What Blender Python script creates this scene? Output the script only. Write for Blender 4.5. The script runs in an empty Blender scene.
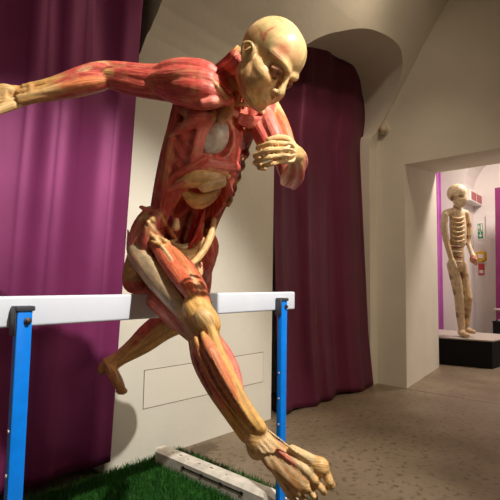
import bpy, bmesh, math, random
import numpy as np
from mathutils import Vector, Matrix
random.seed(7); rng = np.random.default_rng(7)
S = bpy.context.scene
COL = S.collection

# ------------------------------------------------------------------ camera
CAM_H, FPX = 0.93, 450.0
YAW, PIT, ROL = math.radians(42), math.radians(4.4), math.radians(0.93)
_F = np.array([math.cos(YAW), math.sin(YAW), 0]); _R = np.array([math.sin(YAW), -math.cos(YAW), 0]); _U = np.array([0, 0, 1.])
cf = _F*math.cos(PIT) + _U*math.sin(PIT); _u = _U*math.cos(PIT) - _F*math.sin(PIT)
cr = _R*math.cos(ROL) + _u*math.sin(ROL); cu = _u*math.cos(ROL) - _R*math.sin(ROL)
CP = np.array([0, 0, CAM_H])
cam = bpy.data.objects.new('camera', bpy.data.cameras.new('camera')); COL.objects.link(cam)
cam.data.sensor_width = 36; cam.data.lens = FPX/500*36; cam.data.clip_start = 0.02
cam.matrix_world = Matrix(((cr[0], cu[0], -cf[0], 0), (cr[1], cu[1], -cf[1], 0), (cr[2], cu[2], -cf[2], CAM_H), (0, 0, 0, 1)))
S.camera = cam
def at(x, y, d): return CP + (cf + cr*((x-250)/FPX) + cu*((250-y)/FPX))*d   # survey point -> place in the room

# ------------------------------------------------------------------ object helpers
def tag(o, label=None, cat=None, group=None, kind=None):
    if label: o['label'] = label
    if cat: o['category'] = cat
    if group: o['group'] = group
    if kind: o['kind'] = kind
    return o
def empty(name, loc, label, cat, group=None):
    o = bpy.data.objects.new(name, None); COL.objects.link(o); o.location = loc; o.empty_display_size = .1
    return tag(o, label, cat, group)
def link(name, me, mat, parent=None, smooth=True):
    o = bpy.data.objects.new(name, me); COL.objects.link(o)
    if mat: me.materials.append(mat)
    if smooth: me.shade_smooth()
    if parent:
        o.parent = parent
        w = parent
        off = Vector((0, 0, 0))
        while w: off += w.location; w = w.parent
        me.transform(Matrix.Translation(-off))
    return o
def pymesh(name, V, F):
    me = bpy.data.meshes.new(name); me.from_pydata([tuple(map(float, v)) for v in V], [], F); me.update(); return me
class MB:
    def __init__(s): s.bm = bmesh.new()
    def box(s, a, b, bev=0, seg=2):
        r = bmesh.ops.create_cube(s.bm, size=1); vs = r['verts']
        for v in vs: v.co = Vector(((a[i]+b[i])/2 + v.co[i]*(b[i]-a[i]) for i in range(3)))
        if bev:
            es = list({e for v in vs for e in v.link_edges})
            bmesh.ops.bevel(s.bm, geom=es, offset=bev, segments=seg, profile=.6, affect='EDGES')
        return s
    def prism(s, pts, off, bev=0):
        off = Vector(off); a = [s.bm.verts.new(p) for p in pts]; b = [s.bm.verts.new(Vector(p)+off) for p in pts]
        n = len(pts); s.bm.faces.new(a); s.bm.faces.new(b[::-1])
        for i in range(n): s.bm.faces.new((a[i], b[i], b[(i+1) % n], a[(i+1) % n]))
        bmesh.ops.recalc_face_normals(s.bm, faces=s.bm.faces[:])
        return s
    def lathe(s, prof, c=(0, 0, 0), axis='z', n=24):
        rings = []
        for r, h in prof:
            ring = []
            for i in range(n):
                a = 2*math.pi*i/n; p = (r*math.cos(a), r*math.sin(a), h)
                if axis == 'x': p = (h, p[0], p[1])
                if axis == 'y': p = (p[0], h, p[1])
                ring.append(s.bm.verts.new(Vector(p)+Vector(c)))
            rings.append(ring)
        for A, B in zip(rings, rings[1:]):
            for i in range(n): s.bm.faces.new((A[i], A[(i+1) % n], B[(i+1) % n], B[i]))
        s.bm.faces.new(rings[0][::-1]); s.bm.faces.new(rings[-1])
        bmesh.ops.recalc_face_normals(s.bm, faces=s.bm.faces[:])
        return s
    def build(s, name, mat, parent=None, smooth=False):
        me = bpy.data.meshes.new(name); s.bm.to_mesh(me); s.bm.free()
        o = link(name, me, mat, parent, smooth)
        if smooth: me.set_sharp_from_angle(angle=math.radians(40))
        return o

# ------------------------------------------------------------------ materials
def lin(r, g, b):
    f = lambda c: (c/255/12.92) if c/255 <= .04045 else ((c/255+.055)/1.055)**2.4
    return (f(r), f(g), f(b), 1)
def mat(name, col, rough=.6, metal=0, spec=.5, noise=0, nscale=8, bump=0, bscale=60, sheen=0, col2=None):
    m = bpy.data.materials.new(name); m.use_nodes = True; nt = m.node_tree; N = nt.nodes; p = N['Principled BSDF']
    p.inputs['Base Color'].default_value = col; p.inputs['Roughness'].default_value = rough; p.inputs['Metallic'].default_value = metal
    p.inputs['Specular IOR Level'].default_value = spec
    if sheen: p.inputs['Sheen Weight'].default_value = sheen; p.inputs['Sheen Roughness'].default_value = .4
    tc = N.new('ShaderNodeTexCoord')
    if noise or col2:
        t = N.new('ShaderNodeTexNoise'); t.inputs['Scale'].default_value = nscale; t.inputs['Detail'].default_value = 5
        nt.links.new(tc.outputs['Object'], t.inputs['Vector'])
        mx = N.new('ShaderNodeMix'); mx.data_type = 'RGBA'
        c2 = col2 or tuple(c*(1-noise) for c in col[:3])+(1,)
        mx.inputs[6].default_value = col; mx.inputs[7].default_value = c2
        cr_ = N.new('ShaderNodeMapRange'); cr_.inputs[1].default_value = .35; cr_.inputs[2].default_value = .65
        nt.links.new(t.outputs[0], cr_.inputs[0]); nt.links.new(cr_.outputs[0], mx.inputs[0]); nt.links.new(mx.outputs[2], p.inputs['Base Color'])
    if bump:
        b = N.new('ShaderNodeTexNoise'); b.inputs['Scale'].default_value = bscale; b.inputs['Detail'].default_value = 4
        bn = N.new('ShaderNodeBump'); bn.inputs['Strength'].default_value = bump; bn.inputs['Distance'].default_value = .01
        nt.links.new(tc.outputs['Object'], b.inputs['Vector']); nt.links.new(b.outputs[0], bn.inputs['Height']); nt.links.new(bn.outputs[0], p.inputs['Normal'])
    return m
M = {}
M['plaster'] = mat('plaster', lin(224, 219, 206), .85, noise=.06, nscale=3, bump=.12, bscale=25, spec=.2)
M['plaster_white'] = mat('plaster_white', lin(235, 228, 226), .85, noise=.04, nscale=3, bump=.1, bscale=25, spec=.2)
M['panel'] = mat('panel', lin(226, 220, 207), .8, spec=.25)
M['seam'] = mat('seam', lin(116, 104, 90), .9)
M['blue'] = mat('blue_paint', lin(0, 136, 252), .38, noise=.1, nscale=40)
M['grey'] = mat('dark_grey_plastic', lin(62, 64, 72), .5)
M['bar'] = mat('white_enamel', lin(226, 232, 244), .35, noise=.04, nscale=12)
M['base'] = mat('scuffed_white_paint', lin(226, 220, 208), .5, noise=.25, nscale=22)
M['black'] = mat('black', lin(16, 15, 16), .6)
M['steel'] = mat('steel', lin(112, 96, 88), .45, metal=.9)
M['plinth'] = mat('black_plinth', lin(20, 19, 20), .7, spec=.2)
M['plinth_top'] = mat('plinth_top', lin(178, 168, 160), .5)
M['rubber'] = mat('white_plastic', lin(226, 220, 206), .45)
M['red_label'] = mat('red_label', lin(196, 60, 70), .5)
M['red_panel'] = mat('red_panel', lin(176, 92, 96), .5)
M['white'] = mat('white_plastic_sign', lin(236, 232, 226), .5)
M['green'] = mat('sign_green', lin(20, 140, 100), .5)
M['yellow'] = mat('yellow', lin(226, 178, 40), .5)
M['beige'] = mat('beige_plastic', lin(206, 190, 160), .5)

def curtain_mat(name, a, b, sheen):
    m = mat(name, a, .5, metal=.35, spec=.4, col2=b, nscale=2.5, bump=.06, bscale=300, sheen=sheen)
    p = m.node_tree.nodes['Principled BSDF']; p.inputs['Sheen Tint'].default_value = (.75, .4, .8, 1)
    return m
M['curtain'] = curtain_mat('plum_satin', lin(134, 50, 104), lin(120, 43, 92), .0)
M['curtain_wine'] = curtain_mat('wine_satin', lin(106, 37, 68), lin(94, 32, 60), .0)
M['curtain_mag'] = curtain_mat('magenta_satin', lin(204, 112, 204), lin(188, 96, 188), .3)

def floor_mat():
    m = mat('worn_terrazzo', lin(176, 160, 138), .42, spec=.4); nt = m.node_tree; N = nt.nodes; L = nt.links; p = N['Principled BSDF']
    tc = N.new('ShaderNodeTexCoord')
    def noise(sc, det=6):
        t = N.new('ShaderNodeTexNoise'); t.inputs['Scale'].default_value = sc; t.inputs['Detail'].default_value = det; L.new(tc.outputs['Object'], t.inputs['Vector']); return t
    def rng_(src, a, b):
        r = N.new('ShaderNodeMapRange'); r.inputs[1].default_value = a; r.inputs[2].default_value = b; L.new(src, r.inputs[0]); return r.outputs[0]
    def mix(fac, c1, c2):
        x = N.new('ShaderNodeMix'); x.data_type = 'RGBA'; L.new(fac, x.inputs[0])
        for i, c in ((6, c1), (7, c2)):
            if isinstance(c, tuple): x.inputs[i].default_value = c
            else: L.new(c, x.inputs[i])
        return x.outputs[2]
    c = mix(rng_(noise(1.6).outputs[0], .35, .65), lin(112, 98, 80), lin(132, 117, 97))
    c = mix(rng_(noise(28, 8).outputs[0], .54, .66), c, lin(92, 78, 62))
    v = N.new('ShaderNodeTexVoronoi'); v.inputs['Scale'].default_value = 64
    wn = noise(24, 6); wv = N.new('ShaderNodeVectorMath'); wv.operation = 'MULTIPLY_ADD'; wv.inputs[1].default_value = (.07, .07, .07); L.new(wn.outputs['Color'], wv.inputs[0]); L.new(tc.outputs['Object'], wv.inputs[2]); L.new(wv.outputs[0], v.inputs['Vector'])
    n2 = noise(9); 
    ml = N.new('ShaderNodeMath'); ml.operation = 'MULTIPLY'; L.new(rng_(v.outputs['Distance'], .22, .10), ml.inputs[0]); L.new(rng_(n2.outputs[0], .53, .66), ml.inputs[1])
    c = mix(ml.outputs[0], c, lin(74, 61, 49))
    L.new(c, p.inputs['Base Color'])
    L.new(rng_(noise(3).outputs[0], -.2, 1.3), p.inputs['Roughness'])
    bn = N.new('ShaderNodeBump'); bn.inputs['Strength'].default_value = .25; bn.inputs['Distance'].default_value = .004
    L.new(noise(40, 8).outputs[0], bn.inputs['Height']); L.new(bn.outputs[0], p.inputs['Normal'])
    return m
M['floor'] = floor_mat()

def flesh_mat():
    m = mat('plastinated_tissue', (1, 1, 1, 1), .42, spec=.45); nt = m.node_tree; N = nt.nodes; L = nt.links; p = N['Principled BSDF']
    at_ = N.new('ShaderNodeAttribute'); at_.attribute_name = 'tissue'
    fb = N.new('ShaderNodeAttribute'); fb.attribute_name = 'fibre'
    t = N.new('ShaderNodeTexNoise'); t.inputs['Scale'].default_value = 1.6; t.inputs['Detail'].default_value = 4; L.new(fb.outputs['Vector'], t.inputs['Vector'])
    tc = N.new('ShaderNodeTexCoord'); g = N.new('ShaderNodeTexNoise'); g.inputs['Scale'].default_value = 70; g.inputs['Detail'].default_value = 4; L.new(tc.outputs['Object'], g.inputs['Vector'])
    r = N.new('ShaderNodeMapRange'); r.inputs[1].default_value = .3; r.inputs[2].default_value = .7; r.inputs[3].default_value = .55; r.inputs[4].default_value = 1.22; L.new(t.outputs[0], r.inputs[0])
    r2 = N.new('ShaderNodeMapRange'); r2.inputs[1].default_value = .3; r2.inputs[2].default_value = .7; r2.inputs[3].default_value = .84; r2.inputs[4].default_value = 1.12; L.new(g.outputs[0], r2.inputs[0])
    mu = N.new('ShaderNodeMath'); mu.operation = 'MULTIPLY'; L.new(r.outputs[0], mu.inputs[0]); L.new(r2.outputs[0], mu.inputs[1])
    x = N.new('ShaderNodeVectorMath'); x.operation = 'SCALE'; L.new(at_.outputs['Color'], x.inputs[0]); L.new(mu.outputs[0], x.inputs['Scale'])
    # pale fascia threads between the fibres
    r3 = N.new('ShaderNodeMapRange'); r3.inputs[1].default_value = .55; r3.inputs[2].default_value = .7; r3.inputs[3].default_value = 0; r3.inputs[4].default_value = .5; L.new(t.outputs[0], r3.inputs[0])
    mx = N.new('ShaderNodeMix'); mx.data_type = 'RGBA'; L.new(r3.outputs[0], mx.inputs[0]); L.new(x.outputs[0], mx.inputs[6]); mx.inputs[7].default_value = lin(214, 150, 112)
    g2 = N.new('ShaderNodeTexNoise'); g2.inputs['Scale'].default_value = 26; g2.inputs['Detail'].default_value = 6; L.new(tc.outputs['Object'], g2.inputs['Vector'])
    r4 = N.new('ShaderNodeMapRange'); r4.inputs[1].default_value = .52; r4.inputs[2].default_value = .72; r4.inputs[4].default_value = .45; L.new(g2.outputs[0], r4.inputs[0])
    m2 = N.new('ShaderNodeMix'); m2.data_type = 'RGBA'; L.new(r4.outputs[0], m2.inputs[0]); L.new(mx.outputs[2], m2.inputs[6]); m2.inputs[7].default_value = lin(206, 150, 108)
    L.new(m2.outputs[2], p.inputs['Base Color'])
    bn = N.new('ShaderNodeBump'); bn.inputs['Strength'].default_value = .55; bn.inputs['Distance'].default_value = .0035
    L.new(t.outputs[0], bn.inputs['Height']); L.new(bn.outputs[0], p.inputs['Normal'])
    return m
M['flesh'] = flesh_mat()

# ------------------------------------------------------------------ tissue volumes: many strands melted into one surface
def crom(P, n):
    P = np.asarray(P, float)
    if len(P) < 3: return np.array([P[0]+(P[-1]-P[0])*t for t in np.linspace(0, 1, n+1)])
    Q = np.vstack([2*P[0]-P[1], P, 2*P[-1]-P[-2]]); out = []
    m = len(P)-1
    for t in np.linspace(0, m, n+1):
        i = min(int(t), m-1); f = t-i
        a, b, c, d = Q[i:i+4]
        out.append(.5*((2*b)+(c-a)*f+(2*a-5*b+4*c-d)*f*f+(3*b-a-3*c+d)*f**3))
    return np.array(out)
class Strand:
    def __init__(s, pts, rad, col, tend=None, t0=0., t1=1., k=.005, flat=None, n=None, sub=False, fib=1.):
        n = n or max(1, 3*(len(pts)-1)); n = 1 if len(pts) == 2 and n < 3 else n
        s.P = crom(pts, n); s.r = np.maximum(crom(np.asarray(rad, float)[:, None], n)[:, 0], .0012)
        s.col = col; s.tend = tend if tend is not None else col; s.t0, s.t1 = t0, t1; s.k = k; s.flat = flat; s.sub = sub; s.fib = fib
        ext = 1.0
        s.lo = (s.P - s.r[:, None]*ext).min(0); s.hi = (s.P + s.r[:, None]*ext).max(0)
        s.Q = s.P
        if flat is not None:
            s.fn = np.asarray(flat[0], float); s.fn /= np.linalg.norm(s.fn); s.fg = 1/flat[1]-1
            s.Q = s.P + np.outer(s.P@s.fn, s.fn)*s.fg
        s.len = np.linalg.norm(np.diff(s.P, axis=0), axis=1).sum()
    def ev(s, x, y, z, full=False):
        if s.flat is not None:
            n = s.fn; q = (x*n[0]+y*n[1]+z*n[2])*s.fg
            x = x+q*n[0]; y = y+q*n[1]; z = z+q*n[2]
        best = None; m = len(s.Q)-1
        for i in range(m):
            a = s.Q[i]; w = s.Q[i+1]-a; L2 = float(w@w)+1e-12
            px, py, pz = x-a[0], y-a[1], z-a[2]
            t = np.clip((px*w[0]+py*w[1]+pz*w[2])/L2, 0, 1)
            dx, dy, dz = px-t*w[0], py-t*w[1], pz-t*w[2]
            d = np.sqrt(dx*dx+dy*dy+dz*dz) - (s.r[i]+t*(s.r[i+1]-s.r[i]))
            if full:
                h = np.array([0, 0, 1.]) if abs(w[2]) < .8*math.sqrt(L2) else np.array([1., 0, 0])
                e1 = np.cross(w, h); e1 /= np.linalg.norm(e1); e2 = np.cross(w, e1); e2 /= np.linalg.norm(e2)
                an = np.arctan2(dx*e2[0]+dy*e2[1]+dz*e2[2], dx*e1[0]+dy*e1[1]+dz*e1[2]); tt = (i+t)/m
                if best is None: best, T, A = d, tt, an
                else:
                    k = d < best; best = np.where(k, d, best); T = np.where(k, tt, T); A = np.where(k, an, A)
            else: best = d if best is None else np.minimum(best, d)
        return (best, T, A) if full else best
class Ball:
    def __init__(s, c, axes, rad, col, k=.008, sub=False, fib=1.):
        s.c = np.asarray(c, float); s.A = np.array([np.asarray(a, float)/np.linalg.norm(a) for a in axes]); s.r = np.asarray(rad, float)
        s.col = col; s.tend = col; s.t0, s.t1 = 0, 1; s.k = k; s.sub = sub; s.fib = fib
        e = np.sqrt(((s.A*s.r[:, None])**2).sum(0)); s.lo = s.c-e; s.hi = s.c+e; s.len = s.r.max()*2
    def ev(s, x, y, z, full=False):
        px, py, pz = x-s.c[0], y-s.c[1], z-s.c[2]; q = []; k0 = 0; k1 = 0
        for a, r in zip(s.A, s.r):
            u = px*a[0]+py*a[1]+pz*a[2]; q.append(u); k0 = k0+(u/r)**2; k1 = k1+(u/r**2)**2
        k0 = np.sqrt(k0)+1e-9; k1 = np.sqrt(k1)+1e-9; d = k0*(k0-1)/k1
        if full: return d, np.clip(q[0]/s.r[0]*.5+.5, 0, 1), np.arctan2(q[2]/s.r[2], q[1]/s.r[1])
        return d
def mesh_volume(prims, h, name):
    """melt the strands into one closed surface (surface nets) with tissue colour and fibre direction per vertex"""
    paints = [p for p in prims if getattr(p, 'paint', 0)]; prims = [p for p in prims if not getattr(p, 'paint', 0)]
    adds = [p for p in prims if not p.sub]
    lo = np.min([p.lo for p in adds], 0)-4*h; hi = np.max([p.hi for p in adds], 0)+4*h
    N = np.ceil((hi-lo)/h).astype(int)+1
    ax = [(lo[i]+np.arange(N[i])*h).astype(np.float32) for i in range(3)]
    D = np.full(N, .05, np.float32)
    def block(p, mrg):
        a = np.clip(((p.lo-mrg-lo)/h).astype(int), 0, N); b = np.clip(np.ceil((p.hi+mrg-lo)/h).astype(int)+1, 0, N)
        return tuple(slice(a[i], b[i]) for i in range(3))
    for p in prims:
        sl = block(p, p.k+2.5*h)
        if any(s_.stop <= s_.start for s_ in sl): continue
        d = p.ev(ax[0][sl[0]][:, None, None], ax[1][sl[1]][None, :, None], ax[2][sl[2]][None, None, :]).astype(np.float32)
        o = D[sl]
        if p.sub:
            d = -d; q = np.maximum(p.k-np.abs(o-d), 0)/p.k; D[sl] = np.maximum(o, d)+q*q*p.k*.25
        else:
            q = np.maximum(p.k-np.abs(o-d), 0)/p.k; D[sl] = np.minimum(o, d)-q*q*p.k*.25
    I = D < 0
    c = [(i, j, k) for i in (0, 1) for j in (0, 1) for k in (0, 1)]
    n = N-1
    cnt = np.zeros(n, np.int8)
    for i, j, k in c: cnt += I[i:n[0]+i, j:n[1]+j, k:n[2]+k]
    act = np.argwhere((cnt > 0) & (cnt < 8)); vid = np.full(n, -1, np.int32); vid[tuple(act.T)] = np.arange(len(act))
    acc = np.zeros((len(act), 3)); num = np.zeros(len(act))
    for a in range(8):
        for b in range(a+1, 8):
            A, B = np.array(c[a]), np.array(c[b])
            if np.abs(A-B).sum() != 1: continue
            d0 = D[tuple((act+A).T)]; d1 = D[tuple((act+B).T)]; cr_ = (d0 < 0) != (d1 < 0)
            t = np.where(cr_, d0/np.where(d0 == d1, 1, d0-d1), 0)
            acc += np.where(cr_[:, None], A+t[:, None]*(B-A), 0); num += cr_
    V = lo+(act+acc/num[:, None])*h
    quads = []
    for axs in range(3):
        u, v = (axs+1) % 3, (axs+2) % 3
        s0 = [slice(None)]*3; s1 = [slice(None)]*3; s0[axs] = slice(0, -1); s1[axs] = slice(1, None)
        E = np.argwhere(I[tuple(s0)] != I[tuple(s1)]); E = E[(E[:, u] > 0) & (E[:, v] > 0) & (E[:, u] < n[u]) & (E[:, v] < n[v])]
        du = np.zeros(3, int); du[u] = 1; dv = np.zeros(3, int); dv[v] = 1
        q = np.stack([vid[tuple((E-du-dv).T)], vid[tuple((E-dv).T)], vid[tuple(E.T)], vid[tuple((E-du).T)]], 1)
        fl = ~I[tuple(E.T)]; q[fl] = q[fl][:, ::-1]; quads.append(q)
    Q = np.vstack(quads); Q = Q[(Q >= 0).all(1)]
    # keep the largest connected surface only
    lab = np.arange(len(V)); e0 = np.concatenate([Q[:, 0], Q[:, 1], Q[:, 2]]); e1 = np.concatenate([Q[:, 1], Q[:, 2], Q[:, 3]])
    while True:
        m0 = np.minimum(lab[e0], lab[e1]); nl = lab.copy(); np.minimum.at(nl, e0, m0); np.minimum.at(nl, e1, m0); nl = nl[nl]
        if (nl == lab).all(): break
        lab = nl
    u_, cn = np.unique(lab, return_counts=True); keep = np.isin(lab, u_[cn > 400]) if len(u_) > 1 else np.ones(len(V), bool)
    mp = np.cumsum(keep)-1; Q = mp[Q[keep[Q[:, 0]]]]; V = V[keep]
    best = np.full(len(V), 9., np.float32); C_ = np.zeros((len(V), 4), np.float32); C_[:, 3] = 1; Fb = np.zeros((len(V), 3), np.float32)
    for pi, p in enumerate(adds):
        w = np.flatnonzero(((V > p.lo-.012) & (V < p.hi+.012)).all(1))
        if not len(w): continue
        d, T, A = p.ev(V[w, 0], V[w, 1], V[w, 2], True)
        k = d < best[w]; w = w[k]
        if not len(w): continue
        best[w] = d[k]; T = T[k]; A = A[k]
        sm = lambda x: np.clip(x, 0, 1)**2*(3-2*np.clip(x, 0, 1))
        wig = .05*np.sin(A*3+pi)
        f = np.ones(len(w))
        if p.t0 > 0: f = f*sm((T+wig-p.t0)/.12+.5)
        if p.t1 < 1: f = f*sm((p.t1-T+wig)/.12+.5)
        C_[w, :3] = np.array(p.tend[:3])[None]*(1-f[:, None])+np.array(p.col[:3])[None]*f[:, None]
        q = 3.2*p.fib
        Fb[w] = np.stack([T*p.len*14+pi*3.7, np.cos(A)*q+pi*1.9, np.sin(A)*q], 1)
    # soften the colour borders once
    for _ in range(2):
        s_ = C_.copy(); cn = np.ones(len(V))
        for a, b in ((0, 1), (1, 2), (2, 3), (3, 0)):
            np.add.at(s_, Q[:, a], C_[Q[:, b]]); np.add.at(cn, Q[:, a], 1)
        C_ = (s_/cn[:, None]).astype(np.float32)
    for p in paints:                        # stains, vessels and patches of the tissue itself, and shade painted into the shin clefts
        w = np.flatnonzero(((V > p.lo-.004) & (V < p.hi+.004)).all(1))
        if not len(w): continue
        d = p.ev(V[w, 0], V[w, 1], V[w, 2]); d = d + .0022*np.sin(V[w, 0]*410)*np.sin(V[w, 1]*370+1)*np.sin(V[w, 2]*390+2)
        f = (np.clip(.5-d/p.edge, 0, 1)*p.paint)[:, None]
        C_[w, :3] = C_[w, :3]*(1-f)+np.array(p.col[:3])[None]*f
    me = bpy.data.meshes.new(name)
    me.vertices.add(len(V)); me.vertices.foreach_set('co', V.astype(np.float32).ravel())
    me.loops.add(len(Q)*4); me.loops.foreach_set('vertex_index', Q.astype(np.int32).ravel())
    me.polygons.add(len(Q)); me.polygons.foreach_set('loop_start', np.arange(0, len(Q)*4, 4, dtype=np.int32))
    me.update(calc_edges=True); me.validate()
    a = me.attributes.new('tissue', 'FLOAT_COLOR', 'POINT'); a.data.foreach_set('color', C_.ravel())
    a = me.attributes.new('fibre', 'FLOAT_VECTOR', 'POINT'); a.data.foreach_set('vector', Fb.ravel())
    return me
RED = lin(214, 94, 82); RED2 = lin(196, 78, 68); DRED = lin(148, 54, 46); PINK = lin(230, 126, 112); ORG = lin(228, 134, 86)
CRM = lin(236, 192, 128); CRM2 = lin(220, 168, 100); TAN = lin(198, 146, 88); PALE = lin(240, 208, 154); GRYC = lin(208, 182, 144); SHD = lin(84, 32, 24)

# ------------------------------------------------------------------ the vaulted hall
PROF = [(2.03, 2.3), (2.015, 2.38), (1.985, 2.47), (1.93, 2.58), (1.85, 2.71), (1.77, 2.84), (1.67, 3.0), (1.57, 3.17), (1.45, 3.36), (1.32, 3.54), (1.12, 3.76), (.9, 3.93), (.65, 4.06), (.4, 4.14), (.15, 4.19), (-.1, 4.2)]
XL, XE = -2.2, 4.12
def niche_cut(name, outline, y1):
    P = crom(outline, 6*(len(outline)-1))
    return MB().prism([(x, .4, z) for x, z in P], (0, y1-.4, 0)).build(name, None)
def carve(o, cutters):
    for c in cutters:
        m = o.modifiers.new('b', 'BOOLEAN'); m.object = c; m.operation = 'DIFFERENCE'; m.solver = 'EXACT'
    dg = bpy.context.evaluated_depsgraph_get(); dg.update()
    me = bpy.data.meshes.new_from_object(o.evaluated_get(dg)); o.modifiers.clear(); o.data = me
    me.shade_smooth(); me.set_sharp_from_angle(angle=math.radians(28))
c_r = niche_cut('cut', [(3.98, -.05), (3.98, 1.2), (3.98, 2.28), (4.05, 2.45), (4.085, 2.66), (4.06, 2.82), (3.97, 2.97), (3.87, 3.04), (3.76, 3.08), (3.57, 3.08), (3.33, 3.045), (3.14, 2.99), (2.93, 2.895), (2.79, 2.82), (2.66, 2.72), (2.58, 2.60), (2.53, 2.45), (2.505, 2.25), (2.50, 1.2), (2.50, -.05)], 2.5)
c_l = niche_cut('cut', [(1.22, -.05), (1.23, 1.2), (1.27, 1.9), (1.36, 2.24), (1.40, 2.35), (1.43, 2.5), (1.42, 2.68), (1.34, 2.86), (1.2, 2.98), (.9, 3.06), (.5, 3.06), (.2, 2.95), (0, 2.75), (-.1, 2.4), (-.12, 2), (-.12, -.05)], 2.5)
wall = MB().prism([(XL, 2.03, 0), (XL, 2.03, 2.3), (XL, 2.9, 2.3), (XL, 2.9, 0)], (XE+.9-XL, 0, 0)).build('wall_back', M['plaster'])
vault = MB().prism([(XL, y, z) for y, z in PROF] + [(XL, -.1, 4.6), (XL, 2.9, 4.6), (XL, 2.9, 2.3)], (XE+.02-XL, 0, 0)).build('ceiling', M['plaster'])
for o in (wall, vault): carve(o, (c_r, c_l)); tag(o, kind='structure')
for c in (c_r, c_l): bpy.data.objects.remove(c)
# the other long side of the hall, behind the camera
opp = MB().prism([(XL, -.2-y, z) for y, z in PROF] + [(XL, -.1, 4.6), (XL, -3, 4.6), (XL, -3, 0), (XL, -2.23, 0)], (XE+.02-XL, 0, 0)).build('wall_front', M['plaster'], smooth=True)
tag(opp, kind='structure')
tag(MB().box((-2.6, -3.2, -.2), (9.2, 5, 0)).build('floor', M['floor']), kind='structure')
# end wall with the deep splayed doorway
b = MB()
def hexa(lo, hi):
    vs = [b.bm.verts.new(p) for p in lo+hi]
    for f in ((3, 2, 1, 0), (4, 5, 6, 7), (0, 1, 5, 4), (1, 2, 6, 5), (2, 3, 7, 6), (3, 0, 4, 7)): b.bm.faces.new([vs[i] for i in f])
hexa([(XE, 1.74, 0), (XE, 2.1, 0), (5.5, 2.1, 0), (5.5, 1.93, 0)], [(XE, 1.74, 4.6), (XE, 2.1, 4.6), (5.5, 2.1, 4.6), (5.5, 1.93, 4.6)])
hexa([(XE, .35, 2.1), (XE, 1.74, 2.1), (5.5, 1.93, 2.32), (5.5, .1, 2.32)], [(XE, .35, 4.6), (XE, 1.74, 4.6), (5.5, 1.93, 4.6), (5.5, .1, 4.6)])
hexa([(XE, -2.9, 0), (XE, .35, 0), (5.5, .1, 0), (5.5, -2.9, 0)], [(XE, -2.9, 4.6), (XE, .35, 4.6), (5.5, .1, 4.6), (5.5, -2.9, 4.6)])
bmesh.ops.recalc_face_normals(b.bm, faces=b.bm.faces[:])
tag(b.build('wall_right', M['plaster']), kind='structure')
# joint in the floor at the threshold
tag(MB().box((4.10, .36, -.004), (4.118, 1.74, .0015)).build('trim_1', M['seam']), kind='structure')

# access panel let into the wall
p = MB(); p.box((1.432, 2.0295, .266), (2.41, 2.034, .47)); fr = p.build('access_panel', M['seam']); tag(fr, 'large flat cream access panel with thin dark outline, low on the wall', 'wall panel')
MB().box((1.436, 2.0275, .270), (2.406, 2.034, .466)).build('cover', M['panel'], fr)

# round sensor on the end wall by the corner
sx = empty('wall_sensor', (XE-.02, 1.945, 2.483), 'small round cream sensor on the wall above the doorway corner', 'sensor')
MB().lathe([(.05, 0), (.05, .02)], (XE-.02, 1.935, 2.475), 'x').build('mount', M['plaster'], sx, True)
MB().lathe([(.042, 0), (.044, -.02), (.036, -.04), (.02, -.052), (.004, -.055)], (XE-.02, 1.935, 2.475), 'x').build('dome', M['beige'], sx, True)

# ------------------------------------------------------------------ curtains
def curtain(name, m, edge, z0, z1, ycen, seed, label, nf=9, amp=.02, cat='curtain', hem=None):
    r = np.random.default_rng(seed); NX, NZ = 260, 70
    ph = r.uniform(0, 6.28, 6); fr_ = np.array([.55, .9, 1.25, 1.7, 2.6, .3])*nf; am = np.array([1, .8, .7, .4, .2, .9])*amp
    V = []
    for j in range(NZ+1):
        tz = j/NZ; z = z0+(z1-z0)*tz
        e0, e1 = edge(z)
        for i in range(NX+1):
            s = i/NX; y = 0
            sw = s + .012*math.sin(3*tz+ph[0])*(1-tz)
            for k in range(6):
                y += am[k]*math.sin(2*math.pi*fr_[k]*sw+ph[k]+.5*math.sin(2.2*tz+k))
            y = math.copysign(abs(y/amp)**.8, y)*amp*(.55+.45*(1-tz))*min(1, (1-s)*14+.15)
            zz = z
            if hem and j < 8: zz = z + hem(s)*(1-j/8)
            V.append((e0+(e1-e0)*s, ycen(z, s)+y, zz))
    Fc = [(j*(NX+1)+i, j*(NX+1)+i+1, (j+1)*(NX+1)+i+1, (j+1)*(NX+1)+i) for j in range(NZ) for i in range(NX)]
    o = link(name, pymesh(name, V, Fc), m)
    so = o.modifiers.new('cloth', 'SOLIDIFY'); so.thickness = .003
    return tag(o, label, cat)
curtain('curtain', M['curtain'], lambda z: (-.08, 1.235+.04*min(z, 1.1)/1.1+.05*max(z-1.1, 0)/1.3), .06, 3.0,
        lambda z, s: 2.005+.10*max(0, z-1.7)*min(1, (1-s)*6), 3, 'tall plum satin curtain behind the blue post, hanging on the left wall', nf=4, amp=.016)
curtain('curtain', M['curtain_wine'], lambda z: (2.575, 3.975+.13*max(0, min(1, (z-2.2)/.3))), .012, 3.075,
        lambda z, s: 2.13-.10*(1-min(z/2.2, 1))-.03*(1-min(z/.5, 1)), 11, 'tall wine-purple curtain hanging in the arched niche beside the doorway', nf=3.2, amp=.02,
        hem=lambda s: .012*math.sin(s*17)*math.sin(s*5+1))
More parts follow.
